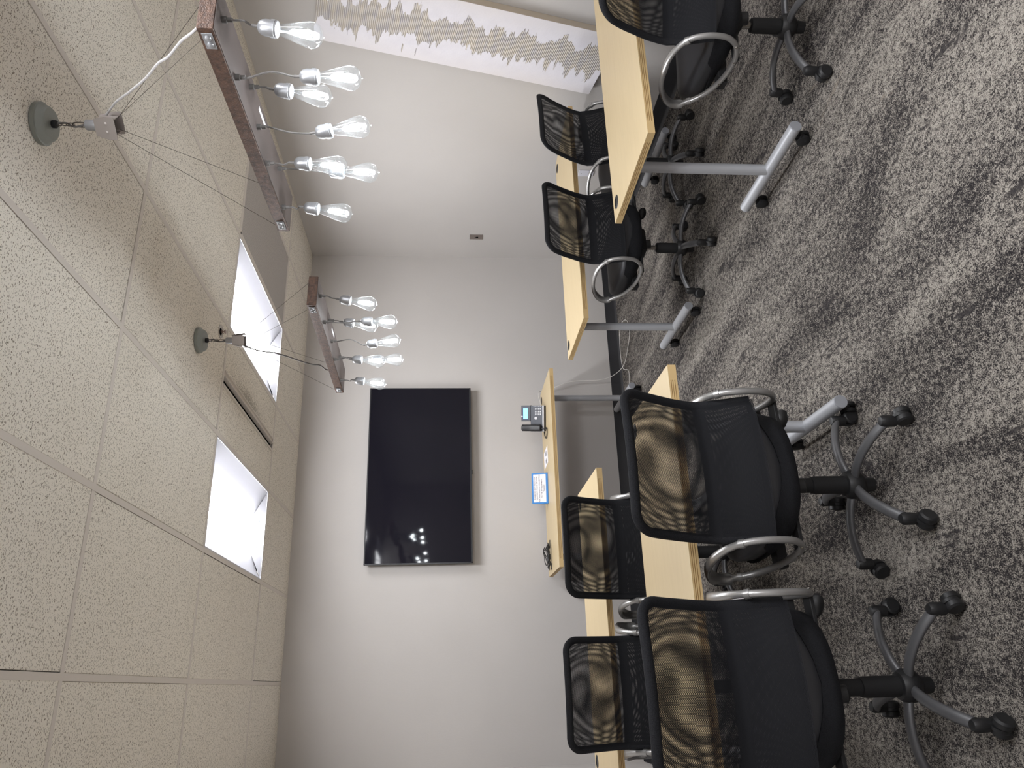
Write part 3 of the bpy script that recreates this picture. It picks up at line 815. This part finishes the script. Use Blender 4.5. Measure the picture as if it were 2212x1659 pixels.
# ------------------------------------------------------------------ pendant fixtures
BOARD_Z, BT = 2.070, 0.042
SOCK = [ # board attach (dx, dy), socket top offset and z, bulb tip offset and z
    ((0.00, -0.425), (-0.012, -0.420, 1.982), (-0.040, -0.420, 1.812)),
    ((-0.05, -0.280), (-0.050, -0.290, 1.900), (-0.058, -0.300, 1.733)),
    ((0.03, -0.150), (0.022, -0.152, 2.000), (-0.004, -0.156, 1.833)),
    ((-0.025, -0.045), (-0.046, -0.052, 1.898), (-0.030, -0.072, 1.735)),
    ((-0.060, 0.084), (-0.062, 0.076, 1.981), (-0.078, 0.068, 1.815)),
    ((0.025, 0.232), (0.008, 0.222, 1.901), (0.002, 0.210, 1.735)),
    ((-0.060, 0.332), (-0.062, 0.326, 1.995), (-0.090, 0.322, 1.829)),
]
BULB_PROF = [(0.0125, 0.0), (0.0130, 0.006), (0.0170, 0.022), (0.0225, 0.044), (0.0280, 0.064), (0.0318, 0.080), (0.0325, 0.088), (0.0305, 0.098), (0.0250, 0.1065), (0.0165, 0.1125), (0.0080, 0.1150), (0.0032, 0.1165), (0.0026, 0.1195), (0.0, 0.1205)]

def make_pendant(label, x, y, rz, ring, cordpts, cordmat):
    t = thing('bulb_pendant', label, 'pendant light', (x, y, ZC-0.001), 0, 'pendant lights with bare bulbs')
    zo = ZC-0.001
    def L(p): return Vector((p[0]-x, p[1]-y, p[2]-zo))     # world to local
    b = B(); lathe(b, [(0.062, -0.0015), (0.0625, -0.014), (0.058, -0.016), (0.055, -0.022), (0.050, -0.032), (0.046, -0.036), (0.0, -0.037)], 40); lathe(b, [(0.0, -0.0015), (0.062, -0.0015)], 40, cap=False)
    mk('canopy', b, M_canopy, t, True, 30)
    b = B(); lathe(b, [(0.010, -0.036), (0.012, -0.039), (0.012, -0.048), (0.009, -0.051), (0, -0.051)], 18); mk('canopy_nut', b, M_blackm, t, True)
    def link(cz, hl, hw_, r, ax):
        pts = []
        for k in range(20):
            a = 2*PI*k/20; px = hw_*math.cos(a); pz = hl*math.copysign(abs(math.sin(a))**0.7, math.sin(a))
            pts.append((px if ax == 0 else 0, px if ax else 0, cz+pz))
        b = B(); tube(b, pts, r, 8, closed=True); mk('chain_link', b, M_wire, t, True)
    link(-0.056, 0.011, 0.0055, 0.0014, 0); link(-0.072, 0.011, 0.0055, 0.0014, 1); link(-0.088, 0.011, 0.0055, 0.0014, 0); link(-0.118, 0.024, 0.010, 0.0018, 1)
    b = B(); tube(b, spline([(0.003, 0, -0.05), (0.007, 0.003, -0.075), (-0.005, 0.004, -0.10), (0.004, 0, -0.135)], 6), 0.0028, 8); mk('feed_cord', b, M_cordg, t, True)
    b = B(); lathe(b, [(0.0, -0.133), (0.0145, -0.133), (0.016, -0.136), (0.016, -0.168), (0, -0.168)], 22); mk('bracket_sleeve', b, M_socket, t, True)
    br = thing_child('wire_bracket', t, ring)
    wires = []
    ends = [(-1, -1), (1, -1), (-1, 1), (1, 1)]
    Mr = Matrix.Rotation(rz, 3, 'Z'); Mb = Matrix.Rotation(ring, 3, 'Z')
    for sx_, sy_ in ends:
        # each wire leaves the bracket on its own end
        a = Mb @ Vector((sx_*0.020, sy_*0.016, 0)); a = Vector((a.x, a.y, 2.490-zo))
        c = Mr @ Vector((sx_*0.0705, sy_*0.430, 0)); c = Vector((c.x, c.y, BOARD_Z+BT-zo))
        b = B(); tube(b, [a, c], 0.0008, 5); mk('suspension_wire', b, M_wire, t, True)
    if cordpts:
        b = B(); tube(b, spline([L(p) for p in cordpts], 5), 0.0034, 8); mk('power_cord', b, cordmat, t, True)
    # board
    b = B(); Z = BOARD_Z-zo
    box(b, -0.072, 0.072, -0.472, 0.472, Z+0.0015, Z+BT, 0, 0.0015, 1); box(b, -0.070, 0.070, -0.470, 0.470, Z, Z+0.002, 1)
    bd = mk('board', b, [M_bronze, M_under], t); bd.rotation_euler = (0, 0, rz)
    for sx_, sy_ in ends:
        b = B(); xx = sx_*0.0725
        box(b, *sorted((xx, xx+sx_*0.002)), sy_*0.430-0.026, sy_*0.430+0.026, Z+0.009, Z+0.035, 0, 0.001, 1)
        for q in (-0.011, 0.011): lathe(b, [(0.0085, 0.0), (0.0075, 0.0035), (0.004, 0.006), (0, 0.007)], 14, (xx+sx_*0.002, sy_*0.430+q, Z+0.022), (sx_, 0, 0))
        mk('wire_clip', b, M_socket, bd, True)
    b = B(); box(b, 0.036, 0.050, -0.045, 0.040, Z-0.0006, Z); mk('rating_label', b, M_paper, bd)
    # seven lamp holders
    for (at, so, tp) in SOCK:
        A = Mr @ Vector((at[0], at[1], 0)); A = Vector((A.x, A.y, Z))
        Sx = Mr @ Vector((so[0], so[1], 0)); S = Vector((Sx.x, Sx.y, so[2]-zo))
        Tx = Mr @ Vector((tp[0], tp[1], 0)); T = Vector((Tx.x, Tx.y, tp[2]-zo))
        ax = (T-S).normalized()
        b = B(); lathe(b, [(0.0085, 0.001), (0.0085, -0.012), (0.0058, -0.013), (0.0058, -0.026), (0, -0.026)], 14, A)
        k0 = A+Vector((0, 0, -0.024)); mid = (k0+S)/2 + Vector((random.uniform(-0.010, 0.010), random.uniform(-0.018, 0.018), 0))*min(1, (k0.z-S.z)/0.08)
        pts = spline([k0, k0+Vector((0, 0, -0.012)), mid, S-ax*0.018, S-ax*0.004], 6)
        tube(b, pts, 0.0027, 8)
        lathe(b, [(0.0042, -0.016), (0.0042, 0.002)], 10, S, ax)
        mk('lamp_cord', b, M_cordg, t, True)
        b = B(); lathe(b, [(0.0, 0.0), (0.0075, 0.0), (0.0135, 0.003), (0.0185, 0.010), (0.0205, 0.018), (0.0208, 0.033), (0.0225, 0.0335), (0.0225, 0.0435), (0.0212, 0.0440), (0.0205, 0.049), (0.0175, 0.0505), (0.0, 0.0505)], 26, S, ax)
        so_ = mk('lamp_socket', b, M_socket, t, True, 30)
        b = B(); o = S+ax*0.047; lathe(b, BULB_PROF, 30, o, ax, 0, cap=False)
        bl = mk('bulb', b, M_glass, so_, True, 80)
        b = B(); u, v = frame_at(ax)
        lathe(b, [(0.006, 0.004), (0.0045, 0.018), (0.0032, 0.030), (0.0045, 0.034), (0, 0.036)], 10, o, ax, 1)
        for q in range(6):
            a2 = 2*PI*q/6; r1, r2 = 0.0052, 0.0105
            d = u*math.cos(a2)+v*math.sin(a2)
            tube(b, [o+d*r1+ax*0.038, o+d*r2+ax*0.084], 0.0019, 6, mi=0)
            tube(b, [o+d*r2+ax*0.084, o+d*(r2*0.7)+ax*0.094], 0.0007, 5, mi=1)
        lathe(b, [(0.0, 0.092), (0.006, 0.092), (0.006, 0.0935), (0.0, 0.0935)], 12, o, ax, 1)
        fo = mk('filament', b, [M_fil, M_glass], so_, True)
        ld = bpy.data.lights.new('filament_light', 'POINT'); ld.energy = BULB_W; ld.color = (0.95, 0.98, 1.0); ld.shadow_soft_size = 0.012
        lo = new_obj('filament_light', ld); lo.parent = so_; lo.location = o+ax*0.062
    return t

def thing_child(name, t, ring):
    b = B()
    for s in (-1, 1):
        # flared trapezoid side plates
        for k in (0,):
            x0_, x1_ = s*0.022, s*0.0242
            pts = [(-0.024, -0.166), (0.024, -0.166), (0.033, -0.200), (0.033, -0.226), (0.026, -0.228), (-0.026, -0.228), (-0.033, -0.226), (-0.033, -0.200)]
            fl = [0, 0, 0.006, 0.010, 0.010, 0.010, 0.010, 0.006]
            va = [b.verts.new((x0_+s*f, yy, zz)) for (yy, zz), f in zip(pts, fl)]; vb = [b.verts.new((x1_+s*f, yy, zz)) for (yy, zz), f in zip(pts, fl)]
            n = len(pts)
            b.faces.new(va); b.faces.new(vb[::-1])
            for i in range(n): b.faces.new((va[i], va[(i+1) % n], vb[(i+1) % n], vb[i]))
        for q in (-0.012, 0.012): lathe(b, [(0.0055, 0.0), (0.005, 0.004), (0, 0.005)], 12, (s*0.0275, q, -0.195-0.006*abs(q)/0.012), (s, 0, 0))
    box(b, -0.023, 0.023, -0.020, 0.020, -0.170, -0.166, 0); box(b, -0.023, 0.023, -0.022, -0.020, -0.222, -0.168); box(b, -0.023, 0.023, 0.020, 0.022, -0.222, -0.168)
    o = mk(name, b, simple('bracket_pewter', srgb(160, 153, 149), 0.4, 0.6) if 'bracket_pewter' not in bpy.data.materials else bpy.data.materials['bracket_pewter'], t)
    o.rotation_euler = (0, 0, ring); return o

make_pendant('nearer bronze bar pendant with seven glowing clear bulbs, beside the crooked painting', 1.588, 1.905, R(-2.4), R(35),
    [(1.608, 1.882, 2.513), (1.590, 1.808, 2.455), (1.576, 1.749, 2.393), (1.557, 1.675, 2.321), (1.539, 1.601, 2.261), (1.531, 1.567, 2.222), (1.514, 1.499, 2.168), (1.504, 1.462, 2.130), (1.515, 1.450, 2.110)], M_cord)
make_pendant('farther bronze bar pendant with seven glowing bulbs, just beside the television', 1.600, 3.440, R(2.5), R(-20),
    [(1.596, 3.475, 2.515), (1.588, 3.508, 2.469), (1.583, 3.527, 2.429), (1.580, 3.541, 2.367), (1.573, 3.566, 2.312), (1.565, 3.601, 2.257), (1.557, 3.631, 2.197), (1.555, 3.639, 2.157), (1.546, 3.676, 2.132), (1.560, 3.700, 2.110)], M_cordg)

# ------------------------------------------------------------------ desk phone
t = thing('desk_phone', 'dark desk phone with a lit blue screen and keypad on the far wall table', 'telephone', (1.975, 5.700, TT), R(-19))
tilt = R(52)
def ph(x, h, d=0.0):      # x across, h up the sloping face, d out of it
    return Vector((x, -0.055 + h*math.cos(tilt) - d*math.sin(tilt), 0.026 + h*math.sin(tilt) + d*math.cos(tilt)))
def phbox(bm, x0, x1, h0, h1, d0, d1, mi=0):
    vs = [bm.verts.new(ph(x, h, d)) for x in (x0, x1) for h in (h0, h1) for d in (d0, d1)]
    for q in ((0, 1, 3, 2), (4, 6, 7, 5), (0, 4, 5, 1), (2, 3, 7, 6), (0, 2, 6, 4), (1, 5, 7, 3)):
        f = bm.faces.new([vs[k] for k in q]); f.material_index = mi
b = B(); phbox(b, -0.100, 0.105, 0.0, 0.110, -0.022, 0.0); phbox(b, -0.020, 0.108, 0.112, 0.196, -0.020, 0.004)
mk('housing', b, M_phone, t)
b = B(); box(b, -0.098, 0.104, -0.058, 0.050, 0.0, 0.018, 0, 0.004, 2); box(b, -0.05, 0.06, 0.0, 0.060, 0.018, 0.10, 0, 0.006, 1); mk('foot_stand', b, M_blackm, t)
b = B(); phbox(b, -0.101, 0.106, -0.012, 0.001, -0.020, 0.002); mk('front_trim', b, M_phoneg, t)
b = B(); phbox(b, -0.004, 0.090, 0.132, 0.180, 0.004, 0.0052); sc_ = mk('display_surround', b, M_lcdb, t)
b = B(); phbox(b, -0.000, 0.086, 0.136, 0.176, 0.0052, 0.006); mk('display', b, M_lcd, t)
b = B(); lathe(b, [(0.006, 0), (0.006, 0.003), (0, 0.004)], 12, ph(0.02, 0.188, 0.004), ph(0, 0, 1)-ph(0, 0, 0)); mk('message_lamp', b, M_led, t, True)
for r_ in range(4):
    for c_ in range(3):
        b = B(); x = 0.078-0.0215*c_; h = 0.020+0.0145*r_; phbox(b, x-0.007, x+0.007, h-0.0042, h+0.0042, 0.0, 0.0025); mk('key', b, M_key, t)
b = B()
for k in range(5): phbox(b, 0.096, 0.100, 0.016+0.0145*k, 0.024+0.0145*k, 0.0, 0.002)
mk('function_key_row', b, M_phoneg, t)
b = B(); lathe(b, [(0.013, 0), (0.012, 0.002), (0.006, 0.0025), (0.005, 0.001), (0, 0.001)], 20, ph(0.005, 0.062, 0), ph(0, 0, 1)-ph(0, 0, 0)); mk('navigation_dial', b, M_key, t, True)
b = B(); n = 16; P = []
for k in range(n+1):
    h = 0.010+0.165*k/n; e2 = abs(2*k/n-1); P.append(ph(-0.072, h, 0.018 + 0.010*(1-e2**2)))
tube(b, P, [(0.010+0.007*abs(2*k/n-1)**4, 0.027) for k in range(n+1)], 14, up=ph(0, 0, 1)-ph(0, 0, 0)); mk('handset', b, M_black, t, True, 50)
b = B(); pts = [Vector(p) for p in ((-0.075, -0.062, 0.040), (-0.082, -0.095, 0.010), (-0.070, -0.150, 0.0065), (-0.105, -0.170, 0.0065), (-0.145, -0.140, 0.0065), (-0.150, -0.080, 0.0065), (-0.118, -0.045, 0.010), (-0.098, -0.030, 0.012))]
tube(b, spline(pts, 12), 0.0042, 8); mk('handset_cord', b, M_black, t, True)

# ------------------------------------------------------------------ blue tent sign with its notice
def text_mesh(name, s, size, m, parent, mat4):
    cu = bpy.data.curves.new(name, 'FONT'); cu.body = s; cu.size = size; cu.align_x = 'CENTER'; cu.align_y = 'CENTER'; cu.extrude = 0.0002; cu.offset = 0.0002
    tmp = new_obj(name+'_tmp', cu); dg = bpy.context.evaluated_depsgraph_get(); dg.update()
    me = bpy.data.meshes.new_from_object(tmp.evaluated_get(dg)); bpy.data.objects.remove(tmp)
    me.materials.clear(); me.materials.append(m); me.transform(mat4)
    o = new_obj(name, me); o.parent = parent; return o
t = thing('notice_holder', 'blue tent-shaped holder with a printed notice on the far wall table', 'sign', (1.423, 5.760, TT), R(-8))
W2, SH, ln = 0.118, 0.128, R(20)
up_v = Vector((0, math.sin(ln), math.cos(ln))); out = Vector((0, -math.cos(ln), math.sin(ln))); base = Vector((0, -0.045, 0.002))
def sg(x, h, d): return base + Vector((x, 0, 0)) + up_v*h + out*d
def sgbox(bm, x0, x1, h0, h1, d0, d1):
    vs = [bm.verts.new(sg(x, h, d)) for x in (x0, x1) for h in (h0, h1) for d in (d0, d1)]
    for q in ((0, 1, 3, 2), (4, 6, 7, 5), (0, 4, 5, 1), (2, 3, 7, 6), (0, 2, 6, 4), (1, 5, 7, 3)): bm.faces.new([vs[k] for k in q])
b = B(); sgbox(b, -W2, W2, 0, SH, -0.002, 0.0); mk('front_panel', b, M_blue, t)
b = B(); vs = []
for x in (-W2, W2):
    for (y_, z_) in ((0.0, SH*math.cos(ln)+0.001), (0.045, 0.001), (0.047, 0.001), (0.002, SH*math.cos(ln)+0.001)): vs.append(b.verts.new((x, y_, z_)))
for q in ((0, 1, 2, 3), (4, 7, 6, 5), (0, 4, 5, 1), (1, 5, 6, 2), (2, 6, 7, 3), (3, 7, 4, 0)): b.faces.new([vs[k] for k in q])
mk('rear_panel', b, M_blue, t)
b = B(); sgbox(b, -0.106, 0.108, 0.016, 0.115, 0.0002, 0.0007); pp = mk('notice_paper', b, M_paper, t)
rows = ['PLEASE DO NOT TOUCH A/V', 'EQUIPMENT. PLEASE SEE STAFF', 'FOR ASSISTANCE IN CONNECTING', 'TO THE A/V EQUIPMENT.', 'THANKS!']
for k, s in enumerate(rows):
    o = sg(0.001, 0.104-0.0185*k, 0.0009)
    m4 = Matrix.Identity(4)
    for i in range(3): m4[i][0] = (1, 0, 0)[i]; m4[i][1] = up_v[i]; m4[i][2] = out[i]; m4[i][3] = o[i]
    text_mesh('notice_line', s, 0.0132, M_ink, pp, m4)

# white card
t = thing('white_card', 'small white card lying flat on the far wall table between sign and phone', 'card', (1.667, 5.755, TT), R(2))
b = B(); box(b, -0.068, 0.068, -0.108, 0.108, 0.0002, 0.0012); mk('card_sheet', b, M_paper, t)
for (cx, cw) in ((-0.030, 0.020), (0.030, 0.022)):
    b = B(); rr = random.Random(int(cx*1000))
    for k in range(5):
        x0_ = cx-cw+rr.uniform(0, 0.008); box(b, x0_, cx+cw-rr.uniform(0, 0.008), -0.045+k*0.013, -0.038+k*0.013, 0.0012, 0.0014)
    mk('printed_mark', b, M_ink, t)

# black cable tangle
pts = []; rr = random.Random(11)
for k in range(46):
    a = k*0.72; r = 0.045+0.05*rr.random()
    pts.append((0.90+1.1*r*math.cos(a)*0.9+rr.uniform(-0.01, 0.01), 5.745+0.75*r*math.sin(a)+rr.uniform(-0.01, 0.01), TT+0.006+0.030*abs(math.sin(k*0.31))*rr.random()+0.0009*k*0.6))
pts = [(1.02, 5.73, TT+0.006), (0.98, 5.74, TT+0.007)] + pts + [(0.84, 5.72, TT+0.006), (0.80, 5.75, TT+0.006)]
b = B(); tube(b, spline(pts, 5), 0.0032, 7)
cab = mk('black_cable_bundle', b, M_black, None, True); tag(cab, 'tangled black cable bundle at the left end of the far wall table', 'cable')
b = B(); box(b, 0.872, 0.912, 5.700, 5.722, TT+0.010, TT+0.022, 0, 0.003, 2); mk('plug', b, M_black, cab)

# white cable: phone grommet, down behind the table, loops on the carpet
pts = [(2.075, 5.735, TT+0.004), (2.12, 5.80, TT+0.012), (2.19, 5.86, TT+0.014), (2.235, 5.90, TT+0.016), (2.30, 5.955, TT+0.004), (2.325, 5.975, 0.70), (2.345, 5.97, 0.62), (2.392, 5.955, 0.48), (2.40, 5.94, 0.34), (2.402, 5.93, 0.218), (2.440, 5.92, 0.10), (2.52, 5.88, 0.012),
       (2.62, 5.70, 0.005), (2.70, 5.61, 0.005), (2.79, 5.63, 0.005), (2.868, 5.722, 0.005), (2.90, 5.86, 0.005), (2.85, 5.945, 0.005), (2.70, 5.985, 0.005), (2.58, 5.975, 0.005), (2.49, 5.90, 0.012), (2.44, 5.80, 0.005), (2.38, 5.76, 0.005), (2.28, 5.80, 0.005)]
b = B(); tube(b, spline(pts, 8), 0.0028, 7)
wc = mk('white_network_cable', b, M_whitec, None, True); tag(wc, 'thin white cable hanging from the far wall table and looping on the carpet', 'cable')
